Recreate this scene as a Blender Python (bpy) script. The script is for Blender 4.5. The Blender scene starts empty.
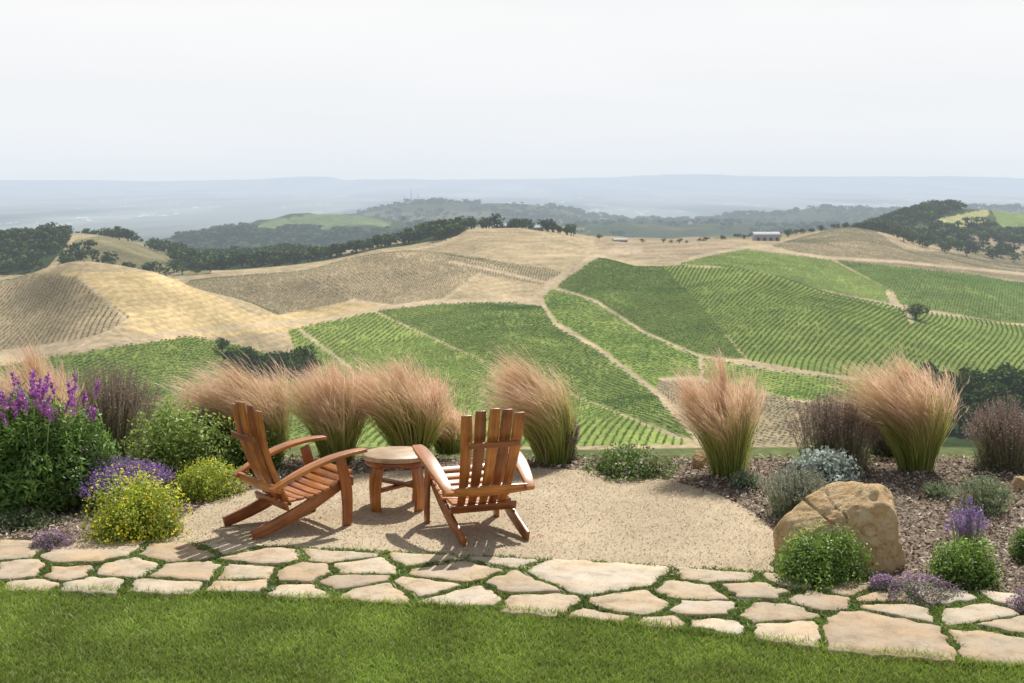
import bpy, math, numpy as np
rng=np.random.default_rng(7)
EYE=2.7; F=1422.2; HZ=175.0
scene=bpy.context.scene
# ------------------------------------------------------------ helpers
def link(o,parent=None):
    scene.collection.objects.link(o)
    if parent: o.parent=parent
    return o
def mesh_np(name,V,Fc,mat=None,C=None,smooth=False,parent=None,extra=None):
    V=np.asarray(V,dtype=np.float32).reshape(-1,3)
    if not isinstance(Fc,list): Fc=[Fc]
    Fc=[np.asarray(f,dtype=np.int32) for f in Fc if len(f)]
    me=bpy.data.meshes.new(name)
    me.vertices.add(len(V)); me.vertices.foreach_set('co',V.ravel())
    tot=np.concatenate([np.full(len(f),f.shape[1],dtype=np.int32) for f in Fc])
    idx=np.concatenate([f.ravel() for f in Fc])
    st=np.concatenate([[0],np.cumsum(tot)[:-1]]).astype(np.int32)
    me.loops.add(len(idx)); me.loops.foreach_set('vertex_index',idx)
    me.polygons.add(len(tot)); me.polygons.foreach_set('loop_start',st)
    me.update(calc_edges=True)
    if smooth: me.polygons.foreach_set('use_smooth',np.ones(len(tot),dtype=bool))
    if C is not None:
        C=np.asarray(C,dtype=np.float32)
        if C.shape[1]==3: C=np.concatenate([C,np.ones((len(C),1),dtype=np.float32)],1)
        a=me.color_attributes.new('Col','FLOAT_COLOR','POINT'); a.data.foreach_set('color',np.clip(C,0,1).ravel())
    if extra is not None:
        a=me.attributes.new('st','FLOAT_VECTOR','POINT'); a.data.foreach_set('vector',np.asarray(extra,dtype=np.float32).ravel())
    if mat: me.materials.append(mat)
    me.validate()
    return link(bpy.data.objects.new(name,me),parent)
def frac(a): return a-np.floor(a)
def vn(x,y,s=0):
    xi=np.floor(x); yi=np.floor(y); fx=x-xi; fy=y-yi
    fx=fx*fx*(3-2*fx); fy=fy*fy*(3-2*fy)
    h=lambda i,j: frac(np.sin(i*127.1+j*311.7+s*74.7)*43758.5453)
    return (h(xi,yi)*(1-fx)+h(xi+1,yi)*fx)*(1-fy)+(h(xi,yi+1)*(1-fx)+h(xi+1,yi+1)*fx)*fy
def fbm(x,y,s=0,o=4):
    r=0;a=.5;t=0
    for i in range(o):
        r=r+a*vn(x*2**i,y*2**i,s+i*3); t+=a; a*=.5
    return r/t
def inpoly(x,y,P):
    P=np.asarray(P,float); r=np.zeros(x.shape,bool)
    m=(x>=P[:,0].min())&(x<=P[:,0].max())&(y>=P[:,1].min())&(y<=P[:,1].max())
    xs=x[m]; ys=y[m]; c=np.zeros(xs.shape,bool); n=len(P)
    for i in range(n):
        x1,y1=P[i]; x2,y2=P[(i+1)%n]
        if y1==y2: continue
        c^=((y1>ys)!=(y2>ys))&(xs<(x2-x1)*(ys-y1)/(y2-y1)+x1)
    r[m]=c; return r
def distline(x,y,P):
    d=np.full(x.shape,1e9)
    for (x1,y1),(x2,y2) in zip(P[:-1],P[1:]):
        dx=x2-x1;dy=y2-y1;L=dx*dx+dy*dy
        t=np.clip(((x-x1)*dx+(y-y1)*dy)/L,0,1)
        d=np.minimum(d,np.hypot(x-x1-t*dx,y-y1-t*dy))
    return d
def norm(v): return v/np.maximum(np.linalg.norm(v,axis=-1,keepdims=True),1e-9)
# ------------------------------------------------------------ node helpers
class NT:
    def __init__(s,mat): s.t=mat.node_tree; s.n=s.t.nodes; s.l=s.t.links
    def add(s,ty,**k):
        n=s.n.new(ty)
        for a,b in k.items(): setattr(n,a,b)
        return n
    def c(s,a,b): s.l.new(a,b)
def newmat(name):
    m=bpy.data.materials.new(name); m.use_nodes=True; m.node_tree.nodes.clear(); return m,NT(m)
HAZE=(0.66,0.745,0.84,1)  # aerial haze painted into materials as emission, stronger farther from the origin
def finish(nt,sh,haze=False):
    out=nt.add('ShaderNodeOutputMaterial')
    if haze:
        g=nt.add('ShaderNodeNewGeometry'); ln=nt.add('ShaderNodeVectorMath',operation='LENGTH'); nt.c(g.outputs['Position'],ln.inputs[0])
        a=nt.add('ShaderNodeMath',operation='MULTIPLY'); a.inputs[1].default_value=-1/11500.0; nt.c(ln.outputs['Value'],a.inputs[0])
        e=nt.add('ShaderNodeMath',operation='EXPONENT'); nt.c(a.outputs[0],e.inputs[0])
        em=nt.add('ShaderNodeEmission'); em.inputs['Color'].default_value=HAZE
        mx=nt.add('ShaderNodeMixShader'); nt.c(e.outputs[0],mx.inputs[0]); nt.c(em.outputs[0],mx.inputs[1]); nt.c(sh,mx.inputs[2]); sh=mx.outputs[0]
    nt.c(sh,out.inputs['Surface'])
def noise(nt,scale,detail=4,vec=None,rough=.6):
    n=nt.add('ShaderNodeTexNoise'); n.inputs['Scale'].default_value=scale; n.inputs['Detail'].default_value=detail; n.inputs['Roughness'].default_value=rough
    if vec is not None: nt.c(vec,n.inputs['Vector'])
    return n
def pos(nt): return nt.add('ShaderNodeNewGeometry').outputs['Position']
def ramp(nt,fac,stops):
    r=nt.add('ShaderNodeValToRGB'); e=r.color_ramp.elements
    while len(e)<len(stops): e.new(.5)
    for q,(p,c) in zip(e,stops):
        q.position=p; q.color=(c[0],c[1],c[2],1)
    nt.c(fac,r.inputs[0]); return r.outputs[0]
def mul(nt,a,b,mode='MULTIPLY',f=1.0):
    m=nt.add('ShaderNodeMix',data_type='RGBA',blend_type=mode); m.inputs[0].default_value=f
    nt.c(a,m.inputs[6]); nt.c(b,m.inputs[7]); return m.outputs[2]
def leafmat(name,trans=.35,haze=False,rough=.6):
    m,nt=newmat(name); a=nt.add('ShaderNodeAttribute',attribute_name='Col')
    p=nt.add('ShaderNodeBsdfDiffuse'); nt.c(a.outputs[0],p.inputs['Color']); sh=p.outputs[0]
    if trans>0:
        t=nt.add('ShaderNodeBsdfTranslucent'); nt.c(a.outputs[0],t.inputs[0])
        mx=nt.add('ShaderNodeMixShader'); mx.inputs[0].default_value=trans; nt.c(sh,mx.inputs[1]); nt.c(t.outputs[0],mx.inputs[2]); sh=mx.outputs[0]
    if not haze and trans>0:
        g=nt.add('ShaderNodeBsdfGlossy'); g.inputs['Roughness'].default_value=.45; mx=nt.add('ShaderNodeMixShader'); mx.inputs[0].default_value=.035; nt.c(sh,mx.inputs[1]); nt.c(g.outputs[0],mx.inputs[2]); sh=mx.outputs[0]
    finish(nt,sh,haze); return m
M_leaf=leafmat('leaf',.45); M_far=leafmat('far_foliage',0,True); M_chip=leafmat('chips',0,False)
# ------------------------------------------------------------ terrain function
def zl(Y,z): return (Y,[(0,HZ+(EYE-z)*F/Y)])
LV=[zl(13.5,-.012),zl(14.6,-.4),zl(20,-3),zl(60,-20),zl(200,-52),zl(330,-76),
(420,[(0,455)]),
(480,[(0,412),(200,410),(350,408),(500,410),(600,415),(900,418),(1024,422)]),
(560,[(0,365),(120,361),(220,364),(300,370),(400,374),(520,372),(600,382),(700,386),(800,380),(900,385),(1024,392)]),
(640,[(0,322),(100,318),(200,332),(300,350),(400,350),(470,338),(560,345),(650,358),(760,348),(880,350),(1024,362)]),
(720,[(-60,279),(0,277),(90,273),(150,277),(200,291),(250,306),(300,325),(400,320),(500,313),(580,320),(650,325),(760,315),(900,330),(1024,345)]),
(780,[(0,292),(100,288),(200,298),(300,320),(350,307),(400,303),(500,303),(560,300),(650,300),(760,303),(900,319),(1024,335)]),
(900,[(0,286),(120,283),(200,277),(250,276),(300,271),(350,262),(400,258),(450,262),(500,267),(560,270),(600,258),(650,262),(720,269),(800,287),(850,299),(900,307),(1024,328)]),
(980,[(0,300),(200,290),(300,284),(400,274),(450,268),(500,260),(600,257),(650,270),(700,279),(800,298),(900,318),(1024,339)]),
(1180,[(0,266),(200,272),(300,268),(400,252),(450,238),(480,231),(520,231),(560,236),(600,246),(700,256),(800,266),(900,278),(1024,292)]),
(1350,[(0,244),(100,240),(200,268),(300,262),(400,243),(440,232),(480,227),(540,228),(580,233),(610,238),(700,243),(780,244),(850,246),(900,256),(1024,272)]),
(1600,[(0,240),(60,236),(120,240),(170,252),(220,266),(300,260),(400,246),(500,242),(600,240),(700,240),(760,240),(800,235),(850,229),(880,233),(920,246),(1024,256)]),
(1900,[(0,250),(200,258),(300,254),(400,246),(600,256),(800,248),(870,238),(920,232),(1024,244)]),
(2300,[(0,262),(200,262),(300,260),(600,258),(800,252),(860,228),(890,217),(920,210),(950,206),(985,208),(1024,214),(1100,217)]),
(2900,[(0,272),(200,262),(800,262),(1024,240)]),
(3500,[(-60,250),(0,255),(100,252),(190,240),(250,237),(300,240),(400,240),(500,250),(1024,240)]),
(4500,[(-60,250),(0,256),(150,248),(210,236),(250,225),(290,217),(330,214),(370,218),(410,226),(500,226),(560,228),(620,226),(700,226),(800,228),(1024,232)]),
(5500,[(0,262),(250,246),(330,232),(500,227),(1024,232)]),
(7000,[(0,247),(290,246),(330,226),(355,216),(385,209),(405,204),(435,202),(470,204),(520,205),(560,208),(600,217),(650,220),(700,221),(740,215),(800,211),(830,208),(870,211),(1024,208)]),
(9000,[(0,231)]),(14000,[(0,211)]),(22000,[(0,198.5)]),(34000,[(0,190)]),
(45000,[(-60,181),(100,181),(180,182),(240,181),(330,177),(350,180),(480,180),(600,178),(700,175),(760,176),(900,176),(1024,178)]),
(56000,[(0,190)])]
LY=np.array([l[0] for l in LV],float); LU=np.log(LY)
def pslopes(h,d):
    m=np.zeros((d.shape[0]+1,d.shape[1])); s=d[:-1]*d[1:]
    w1=2*h[1:]+h[:-1]; w2=h[1:]+2*h[:-1]
    with np.errstate(divide='ignore',invalid='ignore'):
        mm=(w1+w2)/(w1/d[:-1]+w2/d[1:])
    m[1:-1]=np.where(s>0,mm,0); m[0]=d[0]; m[-1]=d[-1]; return m
def pch(xk,yk,x):
    if len(xk)==1: return np.full(x.shape,yk[0],float)
    xk=np.array(xk,float); yk=np.array(yk,float); h=np.diff(xk)[:,None]; d=np.diff(yk)[:,None]/h
    m=pslopes(h,d)[:,0] if len(xk)>2 else np.array([d[0,0],d[0,0]]); m[0]=0;m[-1]=0
    x=np.clip(x,xk[0],xk[-1]); k=np.clip(np.searchsorted(xk,x)-1,0,len(xk)-2); H=xk[k+1]-xk[k]; t=(x-xk[k])/H
    return yk[k]*(1+2*t)*(1-t)**2+H*m[k]*t*(1-t)**2+yk[k+1]*t*t*(3-2*t)+H*m[k+1]*t*t*(t-1)
TX=np.linspace(-1200,2200,1701)
TAB=np.array([pch([p[0] for p in l[1]],[p[1] for p in l[1]],TX) for l in LV])
TM=pslopes(np.diff(LU)[:,None],np.diff(TAB,axis=0)/np.diff(LU)[:,None])
def smooth01(a): a=np.clip(a,0,1); return a*a*(3-2*a)
def terrain(X,Y):
    px=512+F*X/Y
    w=smooth01((Y-450)/150)
    Yw=Y*(1+w*.09*(fbm(px/150.,np.log(Y)*2,5,2)-.5)*2)
    u=np.log(np.clip(Yw,LY[0],LY[-1])); k=np.clip(np.searchsorted(LU,u)-1,0,len(LU)-2); H=LU[k+1]-LU[k]; t=(u-LU[k])/H
    ci=np.clip((px+1200)/2.0,0,1699.999); c0=ci.astype(int); cf=ci-c0
    g=lambda A,kk: A[kk,c0]*(1-cf)+A[kk,c0+1]*cf
    py=g(TAB,k)*(1+2*t)*(1-t)**2+H*g(TM,k)*t*(1-t)**2+g(TAB,k+1)*t*t*(3-2*t)+H*g(TM,k+1)*t*t*(t-1)
    z=EYE-(py-HZ)*Y/F
    a=smooth01((Y-380)/150)*(1-smooth01((Y-6000)/3000))
    z=z+a*(fbm(X/110,Y/110,11,3)-.5)*12*(1+np.clip((Y-1200)/1500,0,2.5))
    a3=smooth01((Y-450)/100)*(1-smooth01((Y-1000)/100)); g_=np.sin((X*.95-Y*.55)/46+3.*fbm(X/180,Y/180,77,2)); z=z+a3*g_*(1.4+3.2*np.abs(g_))
    a2=smooth01((Y-25000)/10000); z=z+a2*(fbm(X/1800,Y/3000,17,4)-.5)*170
    return z
def sight(X,Y,z): return 512+F*X/Y, HZ+(EYE-z)*F/Y
# ------------------------------------------------------------ land-use zones (bearing, dip, distance band)
G1=(.20,.255,.07);G2=(.265,.325,.09);G3=(.155,.20,.055)
TN=(.37,.295,.19);TN2=(.40,.32,.205);GD=(.55,.425,.235);BR=(.36,.285,.195);FO=(.045,.065,.026)
VD=(.068,.115,.026);VL=(.10,.165,.035);VT=(.15,.15,.085)
Z=[
('gold',GD,None,0,0,(600,1150),[(60,272),(160,272),(260,316),(345,299),(440,296),(430,312),(300,330),(200,338),(60,352),(90,335)]),
('a',G1,VD,62,1.,(430,760),[(-80,382),(40,359),(110,348),(190,337),(225,342),(300,362),(345,450),(-80,450)]),
('b',TN,VT,100,.9,(500,760),[(-80,270),(0,270),(77,277),(130,318),(100,335),(0,352),(-80,360)]),
('c',TN,VT,60,.9,(740,1000),[(185,285),(205,270),(292,270),(354,300),(260,319),(236,312)]),
('d',TN2,VT,110,.9,(740,1000),[(288,272),(350,256),(400,250),(462,256),(480,272),(442,298),(395,305),(350,300)]),
('e',TN,VT,35,.9,(800,1150),[(440,252),(500,262),(562,272),(546,286),(505,279),(470,272)]),
('f',G2,VL,75,1.,(430,800),[(288,330),(374,312),(480,360),(600,406),(688,444),(330,450)]),
('g',G1,VD,125,1.,(430,900),[(376,311),(440,303),(500,301),(545,308),(560,326),(603,349),(652,387),(695,442),(600,405),(480,359)]),
('h',G2,VL,150,1.,(450,950),[(541,292),(558,288),(597,301),(645,332),(700,356),(700,380),(655,388),(603,349),(552,318)]),
('i',G3,VD,130,1.,(560,985),[(556,288),(585,262),(612,252),(654,256),(702,306),(745,359),(700,357),(642,330),(592,300)]),
('j',G1,VD,70,1.,(480,985),[(651,256),(720,264),(800,282),(850,296),(900,304),(1024,324),(1100,333),(1100,404),(950,391),(860,379),(748,360),(700,304)]),
('k',G2,VL,20,1.,(430,800),[(702,358),(780,371),(870,381),(950,392),(1040,402),(900,414),(850,402),(800,400),(740,388),(704,378)]),
('l',TN,VT,120,.9,(430,700),[(655,388),(662,378),(690,380),(740,389),(800,402),(850,410),(820,456),(702,456),(704,432)]),
('m',G2,VL,50,1.,(985,1500),[(678,264),(745,248),(830,260),(892,291),(890,303),(800,286),(720,270)]),
('n',G1,VL,160,1.,(985,1500),[(835,260),(1024,281),(1100,290),(1100,345),(1024,326),(900,304),(894,292)]),
('o',BR,None,0,0,(985,1750),[(590,233),(700,237),(752,243),(740,249),(680,262),(650,262),(600,252)]),
('p',TN,VT,30,.8,(1100,1750),[(770,246),(860,222),(905,250),(1100,262),(1100,290),(900,267),(830,260)]),
('q',(.15,.205,.085),None,0,0,(3800,5000),[(250,236),(262,222),(330,210),(392,222),(380,240),(300,242)]),
('q2',(.17,.20,.09),None,0,0,(3800,5400),[(440,232),(470,219),(560,220),(590,232)]),
('r',(.36,.36,.17),None,0,0,(1900,2700),[(925,222),(990,208),(985,222),(930,235)]),
('s',(.2,.27,.10),None,0,0,(1900,2700),[(990,208),(1100,208),(1100,232),(1000,226)]),
('t',BR,None,0,0,(1700,2300),[(965,236),(1100,240),(1100,262),(980,250)]),
]
ROADS=[([(-90,364),(0,356),(100,346),(160,335),(250,326),(330,319),(380,308),(440,302),(530,300)],2.0,(450,900)),
([(0,352),(90,340),(130,322),(80,279)],1.2,(500,760)),
([(530,300),(546,292),(548,284),(575,270),(590,259),(612,252),(640,250)],2.6,(700,1300)),
([(540,300),(556,325),(600,350),(650,388),(690,430),(702,448)],1.8,(430,900)),
([(555,288),(595,301),(645,333),(698,356),(780,371),(860,379),(950,392),(1100,405)],1.3,(430,950)),
([(700,356),(702,378),(660,380)],1.6,(430,800)),
([(375,312),(480,360),(600,406),(690,440)],.2,(430,800)),
([(300,330),(350,368),(370,400)],1.6,(430,760)),
([(652,262),(720,268),(800,286),(850,299),(900,307),(1100,337)],1.2,(860,1000)),
([(888,292),(893,303),(905,310),(912,322)],2.0,(700,1300)),
([(690,258),(745,248),(830,258),(900,262),(1100,282)],1.2,(1000,1500)),
([(350,300),(400,307),(445,299),(480,274)],.8,(740,1000)),
([(450,262),(500,272),(548,284)],1.0,(850,1200))]
FOREST=[((1200,1800),[(-100,225),(60,226),(72,236),(62,252),(40,275),(-100,275)]),
((1200,2100),[(170,240),(260,246),(330,256),(415,240),(440,222),(470,228),(440,246),(395,260),(330,268),(250,282),(175,268)]),
((1900,2600),[(855,200),(990,200),(930,222),(990,236),(1100,228),(1100,262),(960,243),(880,250),(850,240)]),
((3000,3700),[(180,230),(300,230),(420,236),(420,262),(180,262)]),
((430,560),[(930,392),(1024,384),(1100,384),(1100,455),(860,455),(870,430)])]
SCRUB=[(58,276),(75,240),(120,232),(140,232),(185,256),(215,276)]
def classify(px,py,X,Y):
    C=np.empty(px.shape+(3,)); blk=np.full(px.shape,-1); zz=EYE-(py-HZ)*Y/F
    n1=fbm(X/60,Y/60,21)[...,None]; n2=fbm(X/400,Y/400,33)[...,None]; n6=fbm(X/14,Y/14,35,3)[...,None]
    # mown contour bands on the dry slopes
    cont=(.05*np.sin(zz*2*np.pi/1.7+6*n2[...,0])*smooth01((2200-Y)/600))[...,None]
    dry=np.array(TN2)*(.78+.5*n1+cont*1.6); brush=np.array((.11,.13,.05))*(.6+.8*n1)
    C[:]=dry
    far=smooth01((Y-1450)/300)[...,None]; mixf=np.clip((n2-.52)*6,0,1)
    C=C*(1-far)+far*(np.array(FO)*(1-.4*mixf)+np.array((.26,.22,.13))*.4*mixf)
    near=(Y<430)[...,None]; C=np.where(near,brush,C)
    pl=smooth01((Y-7300)/800)[...,None]
    n3=fbm(X/700,Y/3500,41,5)[...,None]; n4=vn(X/40,Y/330,43)[...,None]; n5=fbm(X/1200,Y/5200,47,4)[...,None]
    plain=np.array((.20,.225,.20))*(.45+.9*n3)+np.array((.22,.22,.21))*(np.clip(n3-.48,0,1)*5)*np.where(n4>.86,3.,.15)-.20*np.clip((n5-.47)*5,0,1)
    plain=np.clip(plain,.015,1)
    C=C*(1-pl)+pl*plain
    jx=px+(fbm(X/25,Y/25,51,2)-.5)*5; jy=py+(fbm(X/25,Y/25,57,2)-.5)*2.5
    m=inpoly(px,py,SCRUB)&(Y>1150)&(Y<1800)
    C[m]=(np.array((.22,.20,.115))*(.4+1.1*n1))[m]
    for i,(nm,gc,vc,an,vs,(y0,y1),P) in enumerate(Z):
        m=inpoly(jx if vc is None else px,jy if vc is None else py,P)&(Y>y0)&(Y<y1)
        C[m]=(np.array(gc)*(.66+.4*n1+.26*n6+(cont*1.8 if vc is None else 0)))[m]; blk[m]=i
    for P,w,(y0,y1) in ROADS:
        b=(Y>y0)&(Y<y1); d=np.full(px.shape,99.); d[b]=distline(px[b],py[b],P)
        w_=w*(.75+.5*n1[...,0]); f=smooth01((w_+1.2-d)/1.6)[...,None]*.8
        C=C*(1-f)+f*np.array((.50,.40,.285)); blk[d<w+.3]=-1
    for (y0,y1),P in FOREST:
        m=inpoly(px,py,P)&(Y>y0)&(Y<y1); C[m]=FO; blk[m]=-1
    return C,blk
PX=np.concatenate([np.linspace(-1200,-70,60,endpoint=False),np.linspace(-70,1094,900),np.linspace(1100,2200,60)])
YY=np.concatenate([np.geomspace(13.5,420,45,endpoint=False),np.linspace(420,1250,420,endpoint=False),np.linspace(1250,2500,110,endpoint=False),np.geomspace(2500,9000,110,endpoint=False),np.geomspace(9000,56000,150)])
gp,gy=np.meshgrid(PX,YY); gx=(gp-512)*gy/F; gz=terrain(gx,gy); _,gpy=sight(gx,gy,gz)
C,B=classify(gp,gpy,gx,gy)
nr,nc=gx.shape; I=np.arange(nr*nc).reshape(nr,nc)
quads=np.stack([I[:-1,:-1],I[:-1,1:],I[1:,1:],I[1:,:-1]],-1).reshape(-1,4)
m,nt=newmat('terrain'); a=nt.add('ShaderNodeAttribute',attribute_name='Col')
P_=pos(nt); n1=noise(nt,.35,5,P_); n2=noise(nt,.04,5,P_)
c=mul(nt,a.outputs[0],ramp(nt,n1.outputs[0],[(.3,(.68,.68,.68)),(.7,(1.27,1.27,1.22))]))
c=mul(nt,c,ramp(nt,n2.outputs[0],[(.3,(.76,.78,.76)),(.7,(1.22,1.19,1.17))]))
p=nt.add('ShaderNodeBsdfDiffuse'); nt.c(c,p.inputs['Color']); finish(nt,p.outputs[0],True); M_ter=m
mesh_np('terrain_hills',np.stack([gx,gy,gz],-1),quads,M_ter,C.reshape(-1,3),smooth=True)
# ------------------------------------------------------------ vines
OV=np.array([(1,0,.45),(-1,0,.45),(0,1,.5),(0,-1,.5),(0,0,1)],float)
OF=np.array([(0,2,4),(2,1,4),(1,3,4),(3,0,4)])
AV=[];AC=[]
for i,(nm,gc,vc,an,vs,yr,P) in enumerate(Z):
    if vc is None: continue
    mk=(B==i)
    if not mk.any(): continue
    x0,x1,y0,y1=gx[mk].min(),gx[mk].max(),gy[mk].min(),gy[mk].max(); cx,cy=(x0+x1)/2,(y0+y1)/2; R=math.hypot(x1-x0,y1-y0)/2
    sp=2.7; st=2.1
    u=np.arange(-R,R,st); v=np.arange(-R-60,R+60,sp); uu,vv=np.meshgrid(u,v); uu=uu+rng.uniform(-.25,.25,uu.shape); vv=vv+rng.uniform(-.12,.12,vv.shape)
    ca,sa=math.cos(math.radians(an)),math.sin(math.radians(an))
    vv=vv+.0004*(uu**2)*(1 if i%2 else -1)+13*np.sin(uu/75+vv/260+i*1.7)
    X=cx+uu*ca-vv*sa; Y=cy+uu*sa+vv*ca; X=X.ravel();Y=Y.ravel()
    k=(X>x0)&(X<x1)&(Y>y0)&(Y<y1); X=X[k];Y=Y[k]
    z=terrain(X,Y); px,py=sight(X,Y,z); k=inpoly(px,py,P)&(Y>yr[0])&(Y<yr[1])
    X=X[k];Y=Y[k];z=z[k];px=px[k];py=py[k]
    if len(X)==0: continue
    _,bb=classify(px,py,X,Y); k=(bb==i)&(rng.random(len(X))>.05+.25*(fbm(X/18,Y/18,63,2)>.68))
    X=X[k];Y=Y[k];z=z[k]; n=len(X)
    if n==0: continue
    sc=np.stack([np.full(n,1.25),rng.uniform(.36,.56,n)*vs,rng.uniform(.85,1.3,n)*vs],-1)
    if vc is VT: sc[:,0]*=.7
    L=OV[None]*sc[:,None]+rng.uniform(-.12,.12,(n,5,3))
    W=np.stack([L[...,0]*ca-L[...,1]*sa+X[:,None],L[...,0]*sa+L[...,1]*ca+Y[:,None],L[...,2]+z[:,None]],-1)
    AV.append(W); cc=np.array(vc)*(rng.uniform(.75,1.3,(n,1))*(.65+.7*fbm(X/40,Y/40,61)[:,None])); AC.append(np.repeat(cc,5,0))
W=np.concatenate(AV); n=len(W)
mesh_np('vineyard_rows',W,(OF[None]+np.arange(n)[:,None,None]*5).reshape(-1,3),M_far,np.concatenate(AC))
# ------------------------------------------------------------ trees
def tree_proto(nleaf,seed,ls=.1):
    r=np.random.default_rng(seed); V=[];Fq=[];Cc=[]
    def limb(p,q,r0,r1):
        p=np.array(p);q=np.array(q);b=len(np.concatenate(V)) if V else 0
        d=norm(q-p); s=norm(np.cross(d,(.3,1,.2))); t=np.cross(d,s)
        a=np.arange(5)/5*2*np.pi; ring=np.cos(a)[:,None]*s+np.sin(a)[:,None]*t
        V.append(np.concatenate([p+ring*r0,q+ring*r1])); Cc.append(np.tile((.09,.07,.05),(10,1)))
        for i in range(5): Fq.append([b+i,b+(i+1)%5,b+5+(i+1)%5,b+5+i])
    limb((0,0,-.05),(.02,.01,.4),.05,.035)
    lob=[]
    for i in range(6):
        a=i*1.05+r.uniform(-.3,.3); rr=r.uniform(.18,.36); h=r.uniform(.38,.74)
        q=(rr*math.cos(a),rr*math.sin(a),h); limb((.01,0,r.uniform(.2,.35)),q,.025,.01); lob.append((q,r.uniform(.19,.29)))
    lob.append(((0,0,.76),.22)); lob.append(((0,0,.45),.3))
    b=len(np.concatenate(V)); k=r.integers(0,len(lob),nleaf)
    cen=np.array([l[0] for l in lob])[k]; rad=np.array([l[1] for l in lob])[k]
    u=norm(r.normal(size=(nleaf,3))); rr=rad*(.55+.45*r.random(nleaf)**.5)*(1+.1*r.normal(size=nleaf))
    c=cen+u*rr[:,None]*np.array((1,1,.8)); nn=norm(u+.8*r.normal(size=(nleaf,3))); s=norm(np.cross(nn,r.normal(size=(nleaf,3)))); t=np.cross(nn,s)
    sz=ls*r.uniform(.6,1.3,(nleaf,1))
    V.append(np.stack([c-s*sz,c-t*sz*.6,c+s*sz,c+t*sz*.6],1).reshape(-1,3))
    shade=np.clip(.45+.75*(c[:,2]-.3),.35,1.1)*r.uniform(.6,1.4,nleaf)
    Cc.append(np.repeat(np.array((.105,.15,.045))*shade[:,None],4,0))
    Fq=np.concatenate([np.array(Fq),b+np.arange(nleaf*4).reshape(-1,4)])
    return np.concatenate(V),Fq,np.concatenate(Cc)
def plant(name,X,Y,H,nleaf=90,ls=.1,wid=1.0,tint=(1,1,1)):
    pr=[tree_proto(nleaf,s,ls) for s in range(4)]; VV=[];FF=[];CC=[];b=0
    Zt=terrain(X,Y)
    for i in range(len(X)):
        v,f,c=pr[i%4]; a=rng.uniform(0,6.28); ca,sa=math.cos(a),math.sin(a); w=H[i]*wid*rng.uniform(.9,1.3)
        o=np.stack([(v[:,0]*ca-v[:,1]*sa)*w+X[i],(v[:,0]*sa+v[:,1]*ca)*w+Y[i],v[:,2]*H[i]+Zt[i]],-1)
        VV.append(o);FF.append(f+b);CC.append(c*np.array(tint)*rng.uniform(.65,1.4));b+=len(v)
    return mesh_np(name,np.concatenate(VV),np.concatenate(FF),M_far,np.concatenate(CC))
def in_zone(P,yr,n,seed):
    r=np.random.default_rng(seed); P=np.array(P,float)
    Y=r.uniform(yr[0],yr[1],n*14); px=r.uniform(P[:,0].min(),P[:,0].max(),n*14); X=(px-512)*Y/F
    z=terrain(X,Y); px,py=sight(X,Y,z); k=inpoly(px,py,P); X=X[k][:n];Y=Y[k][:n]; return X,Y
def trees_at(name,lst,nleaf,ls,wid=1.,tint=(1,1,1)):
    a=np.array(lst,float); Y=a[:,1]; X=(a[:,0]-512)*Y/F; return plant(name,X,Y,a[:,2],nleaf,ls,wid,tint)
Xs=[];Ys=[]
for (yr,P),n,sd in [(FOREST[0],480,1),(FOREST[1],1100,2),(FOREST[2],1000,3)]:
    x,y=in_zone(P,yr,n,sd); Xs.append(x);Ys.append(y)
x,y=in_zone(SCRUB,(1150,1800),330,4); k=fbm(x/70,y/70,5,2)>.47; Xs.append(x[k]);Ys.append(y[k])
x,y=in_zone([(855,222),(1100,225),(1100,275),(960,256),(880,252)],(1450,2100),330,5); Xs.append(x);Ys.append(y)
x,y=in_zone([(580,226),(870,222),(870,245),(760,241),(600,242)],(1700,2600),260,8); Xs.append(x);Ys.append(y)
X=np.concatenate(Xs);Y=np.concatenate(Ys)
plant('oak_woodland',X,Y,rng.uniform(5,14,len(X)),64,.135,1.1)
x,y=in_zone(FOREST[3][1],(2700,4600),800,6); x3,y3=in_zone([(400,215),(880,215),(1024,215),(1024,245),(400,245)],(3600,5600),900,9); k=fbm(x3/300,y3/300,89,3)>.45; x3=x3[k];y3=y3[k]
x2,y2=in_zone([(330,190),(880,195),(1024,200),(1024,240),(600,240),(330,240)],(5600,7300),1900,7)
k=fbm(x2/260,y2/260,88,3)>.38; x2=x2[k];y2=y2[k]
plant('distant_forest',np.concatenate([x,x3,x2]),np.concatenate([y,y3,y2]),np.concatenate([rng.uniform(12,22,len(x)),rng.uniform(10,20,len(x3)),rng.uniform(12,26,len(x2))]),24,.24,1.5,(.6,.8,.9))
hl=[(p_,1330+rng.uniform(-60,20),h) for p_,h in zip(rng.uniform(425,575,56),rng.uniform(6,13,56))]
hl+=[(p_,1300,h) for p_,h in [(497,17),(489,13),(515,12),(548,14),(543,12),(462,15),(452,13),(441,16),(430,14),(567,10),(474,10),(420,13),(410,12)]]
trees_at('hilltop_trees',hl,130,.095,.8)
hl=[(p_,1560+rng.uniform(-40,40),h) for p_,h in zip(rng.uniform(760,905,26),rng.uniform(4,9,26))]+[(p_,1380,h) for p_,h in zip(rng.uniform(596,745,12),rng.uniform(3,6,12))]
trees_at('hedgerow_trees',hl,90,.11,1.1)
nl=[(222,625,7),(232,610,9),(243,600,10),(255,595,11),(266,600,9),(262,575,8),(278,590,11),(292,585,12),(301,595,13),(290,570,9),(312,600,8),(248,620,9),(271,612,10),(284,606,11),(236,590,7),(250,580,7),(306,580,9),(270,585,9)]
trees_at('oak_grove',nl,800,.05,1.05)
vl=[(px_,rng.uniform(450,545),rng.uniform(8,15)) for px_ in np.linspace(925,1090,52)]+[(px_,440,rng.uniform(3,6)) for px_ in np.linspace(862,935,16)]
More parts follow.
